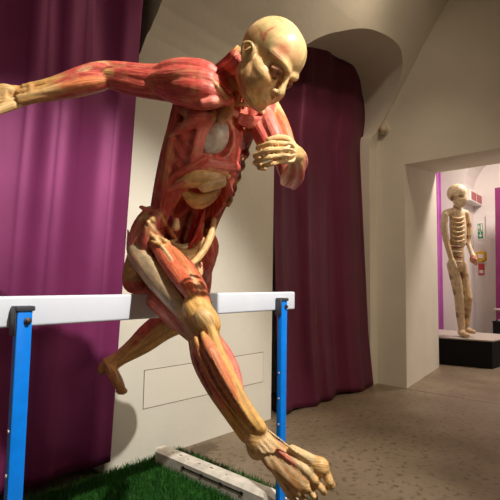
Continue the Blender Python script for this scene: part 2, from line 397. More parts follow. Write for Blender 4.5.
# ------------------------------------------------------------------ hurdle on its mat
HY = 1.165
hd = empty('hurdle', (1.0, HY, 0), 'white-topped athletics hurdle with blue posts, straddled by the leaping figure', 'hurdle')
bb = MB().box((.30, HY-.012, .822), (1.575, HY+.013, .897), .007, 3)
bmesh.ops.rotate(bb.bm, cent=(.9, HY, .86), matrix=Matrix.Rotation(math.radians(-.5), 3, 'Y'), verts=bb.bm.verts[:])
bb.build('crossbar', M['bar'], hd, True)
def post(x, drop):
    b = MB(); b.box((x-.018, HY-.043, .07), (x+.018, HY-.02, .862+drop), .004, 2)
    po = b.build('post', M['blue'], hd, True)
    c = MB(); c.box((x-.022, HY-.047, .858+drop), (x+.022, HY-.0125, .870+drop), .003, 2); c.box((x-.024, HY-.043, .80+drop), (x-.0185, HY-.0125, .866+drop), .002, 1)
    c.build('bracket', M['grey'], po, True)
    k = MB(); k.lathe([(.0085, 0), (.0085, -.004), (.005, -.005), (.005, -.010), (.002, -.011)], (x+.006, HY-.043, .835+drop), 'y', 12); k.build('bolt', M['steel'], po, True)
    for z in (.58, .48, .38, .28): 
        h = MB(); h.lathe([(.004, 0), (.004, -.002), (.001, -.003)], (x-.0185, HY-.032, z), 'x', 10); h.build('rivet', M['rubber'], po, True)
    return po
post(.448, 0); post(1.462, .008)
for x in (.448, 1.49):
    b = MB(); s = x-.0
    b.prism([(s-.046, HY+.76, .012), (s-.046, HY+.76, .076), (s-.026, HY+.78, .086), (s+.026, HY+.78, .086), (s+.046, HY+.76, .076), (s+.046, HY+.76, .012)], (0, -.72, 0))
    b.prism([(s-.026, HY+.06, .086), (s-.046, HY+.06, .012), (s-.03, HY-.10, .012), (s-.02, HY-.10, .05)], (.058, 0, 0))
    lg = b.build('base_leg', M['base'], hd)
    sl = MB(); sl.box((s-.0485, HY+.16, .0545), (s-.0455, HY+.54, .060)); 
    for q in (.16, .285, .41, .54): sl.box((s-.050, HY+q-.009, .050), (s-.0455, HY+q+.009, .0645), .002, 1)
    sl.build('slot', M['black'], lg)
    for q, w in ((.66, .012), (.60, .022), (.54, .008), (.46, .010), (.38, .024), (.28, .008)):
        MB().box((s-.018+w*.4, HY+q, .0855), (s-.014+w*.6, HY+q+.006+w*.5, .0867)).build('scuff_mark', M['seam'], lg)
    MB().lathe([(.026, .05), (.026, .115), (.022, .128), (.012, .136), (.003, .138)], (s-.002, HY-.076, 0)).build('socket_knob', M['rubber'], hd, True)
MB().lathe([(.022, .47), (.022, 1.46)], (0, HY-.06, .055), 'x').build('base_tube', M['rubber'], hd, True)
MB().lathe([(.026, 1.405), (.026, 1.462), (.02, 1.47)], (0, HY-.06, .055), 'x').build('tube_collar', M['rubber'], hd, True)

# artificial turf: a rubber-backed mat and its blades
GX0, GX1, GY0, GY1 = .2, 1.66, .85, 2.0
mt = MB().box((GX0, GY0, 0), (GX1, GY1, .008)).build('turf_mat', mat('turf_backing', lin(24, 52, 20), .9))
tag(mt, 'rectangle of dark green artificial turf under the hurdle', 'turf mat')
NB = 60000
bx = rng.uniform(GX0, GX1, NB); by = rng.uniform(GY0+.2, GY1, NB); an = rng.uniform(0, 6.28, NB); hh = rng.uniform(.02, .048, NB); ln = rng.uniform(0, .018, NB); la = rng.uniform(0, 6.28, NB)
w = .0017; z0 = np.full(NB, .006)
V = np.empty((NB, 4, 3))
dx, dy = np.cos(an)*w, np.sin(an)*w
mx_, my_ = bx+np.cos(la)*ln*.35, by+np.sin(la)*ln*.35
V[:, 0] = np.stack([bx-dx, by-dy, z0], 1); V[:, 1] = np.stack([bx+dx, by+dy, z0], 1)
V[:, 2] = np.stack([mx_+dx*.7, my_+dy*.7, hh*.6], 1); V[:, 3] = np.stack([bx+np.cos(la)*ln, by+np.sin(la)*ln, hh], 1)
me = bpy.data.meshes.new('turf_blades')
me.vertices.add(NB*4); me.vertices.foreach_set('co', V.astype(np.float32).ravel())
i0 = np.arange(NB)[:, None]*4; T = np.concatenate([i0+0, i0+1, i0+2, i0+0, i0+2, i0+3], 1).astype(np.int32)
me.loops.add(NB*6); me.loops.foreach_set('vertex_index', T.ravel()); me.polygons.add(NB*2); me.polygons.foreach_set('loop_start', np.arange(0, NB*6, 3, dtype=np.int32))
me.update(calc_edges=True)
g = link('turf_pile', me, mat('turf_blades', lin(56, 116, 40), .5, col2=lin(32, 84, 28), nscale=30), mt, False)
tag(g, kind='stuff')
# ------------------------------------------------------------------ the leaping anatomical figure
PR = []
def st(pts, col=RED, tend=None, t0=0., t1=1., k=.004, flat=None, fib=1., sub=False, out=None):
    """a strand: (survey x, y, depth, half-width in survey px) per point"""
    P = [at(x, y, d) for x, y, d, r in pts]; R = [r*d/FPX for x, y, d, r in pts]
    s = Strand(P, R, col, tend, t0, t1, k, flat, None, sub, fib); (PR if out is None else out).append(s); return s
def ball(x, y, d, axes, rad, col, k=.006, sub=False, out=None):
    s = Ball(at(x, y, d), axes, rad, col, k, sub); (PR if out is None else out).append(s); return s
def paint(p, amount=.8, edge=.004):
    p.paint = amount; p.edge = edge; return p
VIEW = -cf
def depth(x, y, prims=None):
    t = np.arange(.85, 2.3, .003); P = CP[None]+(cf+cr*((x-250)/FPX)+cu*((250-y)/FPX))[None]*t[:, None]
    D = np.full(len(t), 9.)
    for p in (prims if prims is not None else PR):
        if getattr(p, 'paint', 0): continue
        d = p.ev(P[:, 0], P[:, 1], P[:, 2]); D = np.maximum(D, -d) if p.sub else np.minimum(D, d)
    i = np.flatnonzero(D < 0)
    return float(t[i[0]]) if len(i) else None
def sf(pts, col=RED, tend=None, t0=0., t1=1., k=.003, flat=None, fib=1., out=None, lift=.0):
    """a strand lying on the surface already built: (survey x, y, half-width in px) per point"""
    ds = [depth(p[0], p[1]) for p in pts]; ok = [d for d in ds if d]
    if not ok: return
    ds = [d if d else min(ok, key=lambda q: abs(q-ok[0])) for d in ds]
    return st([(x, y, d-lift, r) for (x, y, r), d in zip(pts, ds)], col, tend, t0, t1, k, flat, fib, out=out)
# trunk frame: hips -> shoulders, leaning forward over the bar
HM = np.array([.955, 1.20, 1.0]); SM = np.array([.93, .935, 1.485]); TL = np.linalg.norm(SM-HM); TT = (SM-HM)/TL
def frame(u):
    a = math.radians(4+36*u)          # shoulders turned against the hips
    L = np.array([math.cos(a), -math.sin(a), 0.]); L -= TT*(L@TT); L /= np.linalg.norm(L); return L, np.cross(L, TT)
def body(u, v, w):
    L, N = frame(u); return HM+TT*(u*TL)+L*v+N*w
def bst(pts, col=RED, tend=None, t0=0., t1=1., k=.004, flat=None, fib=1., sub=False, out=None):
    s = Strand([body(*p[:3]) for p in pts], [p[3] for p in pts], col, tend, t0, t1, k, flat, None, sub, fib); (PR if out is None else out).append(s); return s
L5, N5 = frame(.6); L2, N2 = frame(.1)
# --- trunk masses
PR.append(Ball(body(.60, -.008, -.010), (L5, N5, TT), (.121, .104, .20), RED, .01))
PR.append(Ball(body(.88, 0, -.02), (L5, N5, TT), (.125, .062, .085), RED2, .02))
bst([(-.02, 0, -.05, .062), (.2, 0, -.045, .05), (.4, 0, -.05, .055), (.7, 0, -.06, .06), (1.0, 0, -.05, .05)], DRED, k=.02)
PR.append(Ball(body(-.02, -.005, -.01), (L2, N2, TT), (.125, .085, .075), RED2, .02))
bst([(.02, -.115, .0, .03), (.25, -.098, .01, .022), (.5, -.112, .0, .03)], RED, k=.02)
bst([(.02, .108, -.01, .026), (.25, .088, -.0, .020), (.5, .092, -.01, .026), (.8, .09, -.02, .026)], DRED, k=.02)
bst([(0, .05, -.05, .03), (.3, .05, -.05, .032), (.6, .05, -.055, .035)], DRED, k=.02)
# --- open belly and the window in the left chest
PR.append(Ball(body(.31, .0, .06), (L5, N5, TT), (.080, .085, .165), SHD, .008, True))
PR.append(Ball(body(.28, .02, .025), (L5, N5, TT), (.052, .06, .15), SHD, .008, True))
PR.append(Ball(body(.815, .004, .092), (L5, N5, TT), (.046, .056, .060), SHD, .006, True))
# --- right flank: oblique and latissimus sheet, cut off above the hip
for i, (v, w) in enumerate(((-.118, .03), (-.126, .005), (-.122, -.025), (-.112, -.05))):
    bst([(.24-.01*i, v+.012, w, .012), (.4, v+.004, w, .016), (.6, v-.006, w, .016), (.8, v-.012, w-.005, .013), (.95, v-.02, w-.01, .008)], DRED if i > 1 else RED2, CRM2, k=.004, t1=.93)
# serratus fingers and ribs
for i in range(3):
    u = .60+.07*i
    bst([(u+.045, -.118, .0, .008), (u+.02, -.114, .036, .010), (u-.015, -.094, .064, .009), (u-.03, -.074, .078, .005)], RED if i % 2 else RED2, PINK, t0=.05, t1=.85, k=.014)
for i in range(5):
    u = .46+.07*i
    bst([(u+.04, .108, -.02, .006), (u+.02, .104, .03, .008), (u-.01, .088, .06, .006)], DRED, TAN, t1=.8, k=.004)
PR.append(Ball(body(.74, -.062, .034), (L5, N5, TT), (.052, .050, .125), RED, .02))
# costal arch
bst([(.64, -.01, .094, .009), (.585, -.045, .094, .009), (.51, -.085, .072, .009), (.45, -.108, .04, .008)], PINK, CRM2, t0=.2, k=.005)
bst([(.64, .01, .092, .008), (.59, .05, .085, .008), (.52, .09, .06, .008)], RED2, CRM2, t0=.2, k=.005)
# rectus sheet hanging beside the opening
# sternum, collar bones
bst([(1.0, -.002, .056, .016), (.955, -.004, .076, .020), (.915, -.010, .088, .016), (.885, -.016, .094, .007)], PALE, PALE, k=.004)
# --- pectoral flap, fanning from the breastbone to the upper arm, with ragged fingers
for i in range(4):
    bst([(.92-.03*i, -.015, .070, .007), (.92-.025*i, -.05, .080, .0115), (.91-.02*i, -.09, .070, .012), (.90-.012*i, -.125, .042, .010), (.92, -.155, .02, .007)], RED2, PINK, t0=.12, t1=.95, k=.0025)
for i in range(3):
    bst([(.95-.02*i, .04, .058, .005), (.95-.02*i, .07, .056, .009), (.96-.01*i, .105, .04, .010), (.97, .14, .02, .008)], RED2, PINK, t0=.1, k=.004)
# trapezius / neck root
bst([(1.0, -.16, -.01, .018), (1.02, -.10, -.03, .026), (1.07, -.04, -.04, .028)], RED2, k=.012)
bst([(1.0, .15, -.01, .018), (1.02, .10, -.03, .026), (1.07, .04, -.04, .028)], RED2, k=.012)
bst([(.985, -.005, .062, .007), (1.01, -.06, .062, .007), (1.01, -.11, .048, .007), (1.0, -.15, .015, .008)], CRM, k=.003)
bst([(.985, .005, .055, .007), (1.01, .06, .05, .0065), (1.0, .11, .035, .007), (1.0, .15, .01, .008)], CRM, k=.003)

# --- right arm, flung out and back
st([(200, 84, 1.27, 17), (176, 83, 1.275, 16), (150, 82, 1.30, 13), (125, 79, 1.32, 12), (103, 76, 1.33, 11)], DRED, k=.01)
st([(225, 84, 1.235, 4), (208, 70, 1.225, 8), (186, 67, 1.235, 9), (166, 69, 1.26, 8), (146, 76, 1.285, 3)], RED, CRM, t1=.92)
st([(227, 90, 1.225, 4), (208, 80, 1.195, 10), (186, 77, 1.205, 11), (164, 78, 1.24, 9), (144, 80, 1.28, 3)], RED, CRM, t1=.92)
st([(226, 97, 1.215, 4), (208, 91, 1.19, 10), (187, 88, 1.20, 11), (166, 87, 1.24, 8), (148, 83, 1.28, 3)], RED2, CRM, t1=.92)
st([(221, 103, 1.215, 4), (205, 101, 1.20, 9), (187, 98, 1.215, 9), (168, 94, 1.25, 7), (152, 87, 1.285, 3)], RED, CRM, t1=.92)
st([(176, 68, 1.29, 6), (150, 70, 1.30, 6), (125, 68, 1.315, 6), (104, 66, 1.325, 5), (92, 66, 1.325, 3)], RED, CRM, t0=.1, t1=.7, k=.003)
st([(178, 76, 1.265, 6), (152, 78, 1.272, 8), (128, 76, 1.29, 8), (108, 74, 1.305, 5)], RED2, CRM2, t1=.88, k=.003)
st([(180, 90, 1.27, 6), (152, 87, 1.275, 7), (130, 83, 1.29, 8), (108, 79, 1.31, 6), (92, 79, 1.32, 4)], RED, CRM2, t1=.9, k=.003)
st([(176, 98, 1.285, 5), (150, 93, 1.30, 6), (128, 88, 1.315, 6.5), (106, 83, 1.325, 5)], RED2, CRM2, t1=.9, k=.003)
st([(176, 90, 1.325, 8), (140, 86, 1.34, 10), (106, 78, 1.35, 7)], DRED, k=.005)
ball(96, 67, 1.325, (cr, cu, cf), (.032, .012, .02), CRM2, .006)
ball(88, 71, 1.315, (cr*.95-cu*.3, cu*.95+cr*.3, cf), (.026, .009, .012), PALE, .004)
# forearm
st([(106, 77, 1.335, 9), (75, 84, 1.335, 9), (48, 90, 1.325, 8), (22, 96, 1.31, 8)], DRED, k=.01)
st([(118, 70, 1.32, 3), (98, 68, 1.31, 6), (76, 74, 1.305, 6), (52, 81, 1.30, 4), (24, 87, 1.29, 3)], RED, CRM2, t0=.12, t1=.62, k=.003)
st([(108, 76, 1.31, 4), (86, 78, 1.295, 6), (62, 84, 1.29, 5), (40, 89, 1.285, 3), (18, 92, 1.28, 2.5)], RED2, CRM2, t1=.55, k=.0025)
st([(108, 80, 1.305, 4), (86, 83, 1.29, 6), (62, 88, 1.285, 5), (40, 93, 1.28, 3), (18, 97, 1.275, 2.5)], ORG, CRM, t1=.5, k=.0025)
st([(106, 85, 1.31, 4), (84, 88, 1.30, 6), (60, 93, 1.295, 5), (40, 97, 1.285, 3), (20, 101, 1.28, 3)], RED2, CRM2, t1=.6, k=.0025)
st([(104, 88, 1.325, 3), (84, 91, 1.32, 5), (60, 95, 1.315, 5), (36, 99, 1.305, 4), (20, 103, 1.30, 4)], CRM2, TAN, k=.003)
st([(30, 85, 1.29, 2), (31, 92, 1.278, 2.5), (29, 101, 1.285, 2)], TAN, k=.006)
# right hand
st([(26, 95, 1.30, 9), (10, 97, 1.30, 12), (-6, 98, 1.30, 13), (-18, 98, 1.30, 10)], CRM2, k=.006, flat=(cf, .6))
ball(10, 104, 1.29, (cr, cu, cf), (.03, .018, .018), PALE, .006)
ball(4, 90, 1.285, (cr, cu, cf), (.03, .018, .016), CRM, .006)
for i, (y0, x1, y1, r) in enumerate(((90, -62, 82, 4.2), (95, -72, 91, 4.4), (100, -70, 100, 4.2), (105, -60, 108, 3.6))):
    st([(6, 92+3*i, 1.275, 2), (-10, y0, 1.275, 3), (-22, y0-.5, 1.285, r+1)], CRM, k=.003)
    st([(-16, y0, 1.295, r), (-36, (y0*.6+y1*.4), 1.285, r), ((x1-36)/2-4, (y0*.3+y1*.7), 1.29, r*.85), (x1, y1+2, 1.31, r*.75)], CRM2, CRM, k=.002)
st([(12, 105, 1.28, 5), (-8, 112, 1.25, 5), (-26, 115, 1.23, 4.5), (-40, 114, 1.225, 3.8)], CRM, k=.004)

paint(st([(74, 76, 1.30, 3), (86, 71, 1.30, 4.5), (98, 66, 1.31, 4), (106, 65, 1.315, 3)], PALE), .8, .008)
paint(st([(108, 66, 1.31, 2), (128, 67, 1.305, 2), (150, 67, 1.29, 1.6)], CRM), .6, .006)
paint(st([(40, 93, 1.285, 4), (56, 92, 1.285, 4), (70, 89, 1.287, 2)], CRM2), .5, .008)
# --- left arm, bent in front of the chest
st([(256, 112, 1.43, 13), (270, 134, 1.38, 11), (282, 156, 1.33, 10), (290, 175, 1.295, 10)], DRED, k=.01)
st([(250, 104, 1.40, 5), (257, 122, 1.365, 7), (267, 142, 1.33, 6), (280, 163, 1.30, 4)], RED, CRM2, t0=.1, k=.003)
st([(262, 104, 1.385, 5), (270, 124, 1.345, 8), (279, 145, 1.315, 7), (290, 168, 1.285, 5)], PINK, CRM2, t0=.1, k=.003)
st([(274, 104, 1.40, 5), (283, 124, 1.36, 6), (291, 146, 1.325, 5), (299, 170, 1.30, 4)], ORG, CRM, t0=.2, t1=.8, k=.003)
st([(247, 112, 1.42, 3), (255, 133, 1.385, 4), (264, 152, 1.35, 3)], PINK, CRM, t1=.8, k=.002)
ball(262, 112, 1.40, (cr, cu, cf), (.05, .045, .05), RED, .01)
ball(291, 179, 1.29, (cr, cu, cf), (.026, .022, .024), ORG, .006)
# forearm coming towards us
st([(291, 178, 1.29, 10), (296, 170, 1.20, 9), (298, 160, 1.12, 7.5), (296, 153, 1.065, 7)], RED2, CRM2, t1=.8, k=.006)
st([(284, 182, 1.29, 4), (287, 176, 1.21, 6), (291, 166, 1.13, 4), (291, 158, 1.08, 3)], ORG, CRM2, t1=.7, k=.003)
st([(299, 172, 1.27, 4), (303, 164, 1.19, 5), (303, 156, 1.12, 4), (300, 150, 1.08, 3)], PINK, CRM, t1=.7, k=.003)
st([(294, 186, 1.26, 4), (299, 178, 1.19, 5), (300, 167, 1.12, 4), (298, 160, 1.08, 3)], RED, CRM, t1=.75, k=.003)
# left hand, fingers curling round to the left
st([(298, 155, 1.07, 7), (292, 153, 1.052, 9), (284, 153, 1.04, 11)], CRM, k=.006, flat=(cf, .55))
FING = [((284, 144), (271, 143), (258, 148), (262, 153), 2.9, 1.012), ((283, 149.5), (268, 150), (255, 156), (260, 160), 3.0, 1.0), ((283, 155.5), (268, 157.5), (255, 163), (261, 165), 2.9, 1.004), ((285, 161.5), (271, 164), (259, 168), (265, 169), 2.6, 1.016)]
for a, b_, c, d_, r, dd in FING:
    st([(296, (a[1]-152)*.4+153, 1.045, 1.2), ((a[0]+7), a[1], dd+.008, 1.8), (a[0], a[1]-.6, dd, 2.4)], PALE, k=.0015)
    st([(*a, dd+.004, r+.4), ((a[0]+b_[0])/2, (a[1]+b_[1])/2-.4, dd-.008, r-.4), (*b_, dd-.018, r+.25), (c[0]+4, c[1]-2, dd-.010, r-.5), (*c, dd+.006, r-.2), (*d_, dd+.030, r-.7)], CRM, PALE, k=.0008)
st([(296, 148, 1.06, 3.2), (288, 139.5, 1.06, 3.6), (278, 137.5, 1.05, 3.2), (268, 140, 1.045, 2.8)], CRM, k=.002)
st([(295, 149, 1.06, .9), (291, 142, 1.045, .8), (288, 140, 1.04, .8)], PALE, k=.001)

# --- hips and right thigh
st([(150, 262, 1.44, 17), (163, 278, 1.37, 17), (178, 296, 1.27, 15), (195, 314, 1.17, 14)], DRED, k=.012)
ball(138, 268, 1.46, (cr, cu, cf), (.04, .075, .06), TAN, .015)
st([(146, 248, 1.46, 6), (136, 264, 1.45, 9), (134, 280, 1.44, 9), (142, 290, 1.42, 5)], RED2, TAN, t0=.25, k=.006)
st([(133, 258, 1.42, 6), (130, 270, 1.43, 7), (130, 284, 1.44, 7), (136, 291, 1.43, 4)], TAN, RED2, t1=.6, k=.006)
# iliac blade with the cut muscle above
st([(150, 214, 1.40, 8), (143, 226, 1.40, 10), (140, 240, 1.40, 11), (146, 256, 1.40, 10)], PINK, CRM, t0=.12, k=.006)
st([(158, 214, 1.36, 5), (152, 228, 1.355, 8), (149, 243, 1.36, 9)], RED, PINK, t0=.2, k=.004)
# flat pale band down the outer thigh, with its loose tip
st([(128, 230, 1.42, 1.2), (130, 240, 1.41, 4), (137, 253, 1.375, 11), (150, 271, 1.315, 12), (166, 291, 1.235, 11), (180, 309, 1.165, 9), (190, 326, 1.13, 5)], GRYC, CRM2, t0=.1, t1=.9, k=.004, flat=(np.array(VIEW)+cr*-.35, .45), fib=.3)
KNEE = lin(238, 184, 104)
# front thigh
st([(152, 240, 1.37, 4), (163, 254, 1.315, 8), (176, 272, 1.235, 9), (190, 291, 1.155, 8), (200, 304, 1.115, 4)], lin(224, 112, 78), KNEE, t0=.06, t1=.88, k=.003)
st([(163, 243, 1.37, 4), (176, 258, 1.31, 8), (190, 276, 1.235, 8), (203, 296, 1.155, 6), (208, 308, 1.12, 3)], lin(230, 128, 84), KNEE, t0=.06, t1=.88, k=.003)
st([(144, 262, 1.38, 4), (158, 280, 1.305, 7), (174, 300, 1.21, 7), (188, 316, 1.14, 3)], RED2, CRM2, t1=.9, k=.003)
st([(176, 252, 1.42, 4), (188, 268, 1.37, 7), (199, 286, 1.28, 7), (208, 303, 1.18, 4)], RED2, CRM2, k=.003)
# sartorius: pale narrow strap across
st([(146, 232, 1.365, 4), (160, 244, 1.325, 3.6), (176, 256, 1.30, 3.4), (190, 274, 1.25, 3.2), (204, 295, 1.17, 3.2), (212, 316, 1.13, 2.5)], ORG, CRM, t0=.12, t1=.8, k=.002)
# hamstrings under the thigh
st([(143, 292, 1.43, 6), (156, 303, 1.37, 8), (172, 318, 1.28, 8), (190, 338, 1.19, 4)], PINK, TAN, t1=.9, k=.003)
st([(150, 288, 1.42, 5), (166, 300, 1.36, 8), (182, 316, 1.26, 8), (194, 335, 1.18, 4)], RED2, TAN, t1=.9, k=.003)
KNEE = lin(238, 184, 104)
# knee
ball(201, 318, 1.135, (cr*.6-cu*.8, cr*.8+cu*.6, cf), (.062, .036, .042), KNEE, .012)
ball(205, 320, 1.095, (cr*.6-cu*.8, cr*.8+cu*.6, cf), (.030, .024, .018), CRM, .008)
ball(193, 323, 1.125, (cr*.5-cu*.85, cr*.85+cu*.5, cf), (.034, .016, .024), TAN, .006)
ball(212, 318, 1.13, (cr*.5-cu*.85, cr*.85+cu*.5, cf), (.034, .016, .026), KNEE, .006)
# shank
st([(203, 326, 1.14, 13), (212, 352, 1.12, 12.5), (226, 382, 1.09, 10.5), (243, 412, 1.055, 9.5), (256, 432, 1.04, 10.5)], ORG, KNEE, t1=.75, k=.008)
st([(208, 322, 1.095, 5), (217, 345, 1.075, 5), (229, 370, 1.055, 5), (243, 398, 1.03, 4.5), (262, 428, 1.01, 5)], KNEE, CRM, k=.004)
st([(203, 334, 1.085, 3), (210, 350, 1.06, 6), (222, 374, 1.04, 7), (238, 402, 1.02, 4), (258, 430, 1.005, 2)], ORG, KNEE, t0=.08, t1=.72, k=.002)
st([(196, 338, 1.095, 3), (203, 356, 1.07, 5), (215, 380, 1.05, 5), (232, 407, 1.03, 3), (252, 432, 1.015, 2)], ORG, KNEE, t0=.08, t1=.68, k=.0015)
st([(193, 342, 1.105, 3), (198, 360, 1.085, 5), (209, 384, 1.065, 4.5), (228, 412, 1.045, 3), (248, 436, 1.03, 2.5)], PINK, KNEE, t0=.08, t1=.7, k=.0015)
st([(192, 340, 1.13, 4), (198, 362, 1.115, 6), (210, 388, 1.095, 5), (228, 416, 1.07, 4), (244, 438, 1.055, 4)], TAN, KNEE, t1=.6, k=.003)
st([(214, 334, 1.15, 4), (223, 352, 1.145, 8), (233, 370, 1.13, 7), (241, 388, 1.10, 3)], PINK, k=.004)
# ankle and foot, pointing down and towards us
FT = lin(232, 184, 116); FT2 = lin(240, 204, 146)
st([(246, 424, 1.025, 1.4), (254, 424, 1.012, 1.8), (262, 421, 1.016, 1.2)], FT2, k=.008)
ball(258, 440, 1.03, (cr, cu, cf), (.028, .032, .032), FT, .014)
ball(257, 448, 1.04, (cr, cu, cf), (.022, .026, .03), FT, .016)
st([(253, 430, 1.035, 11), (265, 446, 1.012, 12), (282, 460, .992, 14.5), (299, 473, .977, 16.5), (305, 477, .974, 15.5)], TAN, FT, t0=.3, k=.008, flat=(VIEW*.6+cu*.5-cr*.2, .5))
TO = [((268, 430), (292, 449), (316, 463), (326, 474), (331, 485), 5.0, .955), ((265, 434), (288, 455), (309, 473), (318, 484), (324, 492), 3.9, .947), ((262, 438), (283, 460), (302, 481), (310, 491), (315, 498), 3.7, .949), ((260, 442), (278, 465), (294, 486), (301, 496), (306, 502), 3.5, .957), ((258, 446), (273, 469), (287, 490), (293, 499), (298, 505), 3.3, .967)]
for a, b_, c, d_, e, r, dd in TO:
    st([(*b_, .985, r*.9), (*c, dd+.014, r+1.0), (*d_, dd+.010, r), ((d_[0]+e[0])/2, (d_[1]+e[1])/2, dd+.002, r-.4), (*e, dd+.006, r-.2)], FT, FT2, t0=.4, k=.0015)
    ball(*((np.array(c)*.3+np.array(d_)*.7)), dd+.002, (cr, cu, cf), (.0085, .0085, .008), FT, .003)
    ball(*((np.array(d_)*.2+np.array(e)*.8)), dd-.005, (cr, cu, cf), (.006, .006, .005), FT2, .003)
ball(320, 466, .965, (cr, cu, cf), (.020, .019, .018), FT, .008)
st([(278, 450, .985, 2.2), (290, 460, .972, 2.6), (302, 468, .967, 1.6)], RED, k=.006)
st([(264, 456, 1.004, 2.5), (269, 465, .99, 3.5), (276, 471, .984, 2)], ORG, k=.006)
for a, b_, c, d_, e, r, dd in TO:        # extensor tendons lie along the foot
    pts = [a, ((a[0]*2+b_[0])/3, (a[1]*2+b_[1])/3), ((a[0]+2*b_[0])/3, (a[1]+2*b_[1])/3), b_, ((b_[0]+c[0])/2, (b_[1]+c[1])/2), c, d_]
    ds = [depth(*q) or dd+.02 for q in pts]; ds = [ds[0]]+[(ds[i-1]+ds[i]+ds[i+1])/3 for i in range(1, 6)]+[ds[6]]
    st([(*q, d-.0005, 1.35) for q, d in zip(pts, ds)], PALE, k=.0015)
# clefts between the shin muscles, their shade painted in as dark red
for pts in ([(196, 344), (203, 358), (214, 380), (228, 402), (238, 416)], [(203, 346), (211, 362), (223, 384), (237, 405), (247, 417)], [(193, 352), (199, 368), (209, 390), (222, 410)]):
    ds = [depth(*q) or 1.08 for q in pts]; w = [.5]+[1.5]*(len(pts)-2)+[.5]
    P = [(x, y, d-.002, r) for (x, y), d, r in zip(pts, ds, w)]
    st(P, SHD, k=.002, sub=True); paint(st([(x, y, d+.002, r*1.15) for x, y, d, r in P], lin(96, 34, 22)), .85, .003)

# --- left leg, trailing behind the bar
st([(190, 258, 1.6, 19), (193, 275, 1.66, 19), (192, 295, 1.75, 17), (186, 315, 1.86, 14)], DRED, k=.012)
st([(205, 240, 1.50, 6), (207, 256, 1.53, 8), (204, 272, 1.58, 8), (198, 290, 1.66, 5)], RED2, CRM2, t0=.1, k=.004)
st([(208, 232, 1.52, 5), (212, 246, 1.55, 7), (209, 264, 1.60, 6)], RED, CRM2, t0=.15, k=.004)
st([(194, 262, 1.5, 6), (200, 276, 1.55, 8), (197, 292, 1.66, 6)], DRED, k=.004)
ball(184, 316, 1.87, (cr, cu, cf), (.055, .052, .05), TAN, .015)
st([(184, 318, 1.87, 12), (165, 325, 1.88, 13), (147, 338, 1.88, 12), (128, 352, 1.87, 8.5), (113, 363, 1.86, 7.5)], RED2, TAN, t1=.7, k=.008)
st([(182, 312, 1.85, 5), (163, 318, 1.84, 7), (144, 332, 1.84, 6.5), (126, 349, 1.845, 3.5), (110, 364, 1.85, 3)], RED2, TAN, t0=.1, t1=.62, k=.003)
st([(180, 320, 1.845, 5), (162, 328, 1.835, 7), (145, 341, 1.84, 5), (130, 354, 1.845, 3.5), (116, 366, 1.85, 3)], TAN, CRM2, t1=.6, k=.003)
st([(186, 326, 1.86, 5), (166, 335, 1.85, 5), (148, 348, 1.85, 4), (126, 360, 1.85, 3)], CRM2, TAN, k=.003)
# left foot
st([(112, 363, 1.86, 7.5), (106, 366, 1.86, 6.5), (103, 369, 1.86, 5.5)], TAN, CRM2, k=.008)
st([(108, 364, 1.86, 7), (113, 373, 1.83, 8), (118, 382, 1.80, 7.5), (121, 388, 1.78, 6)], TAN, CRM2, k=.008, flat=(cr+cu*.4, .65))
for i, (x, y, r, d) in enumerate(((125, 391, 2.6, 1.77), (123, 393, 1.9, 1.765), (121, 393, 1.8, 1.77), (119, 393, 1.7, 1.775), (117, 391.5, 1.6, 1.785))):
    st([(110+i*.6, 367, 1.82, 1.2), (114+i*.6, 377, 1.80-.005*i, 1.6), (120-i*.3, 386, 1.78, r), (x, y, d, r)], CRM2, k=.003)

# --- neck and head
HC = at(260.5, 67.5, 1.19)
def hrot(yaw, pit, rol):
    yaw, pit, rol = map(math.radians, (yaw, pit, rol))
    f = Vector((0, -1, 0)); r = Vector((-1, 0, 0)); u = Vector((0, 0, 1))
    m = Matrix.Rotation(yaw, 3, u); f = m@f; r = m@r
    m = Matrix.Rotation(-pit, 3, r); f = m@f; u = m@u
    m = Matrix.Rotation(rol, 3, f); r = m@r; u = m@u
    return np.array(r), np.array(f), np.array(u)
hr, hf, hu = hrot(4, 47, -10)
HS = .93
def hp(r, f, u): return HC+(hr*r+hf*f+hu*u)*HS
def hb(c, rad, col, k=.008, sub=False, tilt=0, out=None):
    A = [hr, hf*math.cos(tilt)+hu*math.sin(tilt), hu*math.cos(tilt)-hf*math.sin(tilt)]
    s = Ball(hp(*c), A, np.array(rad)*HS, col, k, sub, .06); (PR if out is None else out).append(s); return s
def hs(pts, rad, col, k=.004, tend=None, sub=False, flat=None, fib=.5, out=None):
    s = Strand([hp(*p) for p in pts], [r*HS for r in rad], col, tend, 0., 1., k, flat, None, sub, fib); (PR if out is None else out).append(s); return s
BONE = lin(238, 202, 140); BONE2 = lin(224, 180, 118); MAR = lin(176, 92, 70)
hb((0, -.010, .056), (.076, .097, .088), BONE, .01)
hb((0, .043, .060), (.064, .050, .066), BONE, .02)
hb((0, .02, -.025), (.058, .062, .06), BONE2, .018)
hb((0, .048, -.042), (.046, .048, .054), BONE2, .018)
hb((0, .076, -.066), (.027, .024, .022), CRM2, .014)              # chin
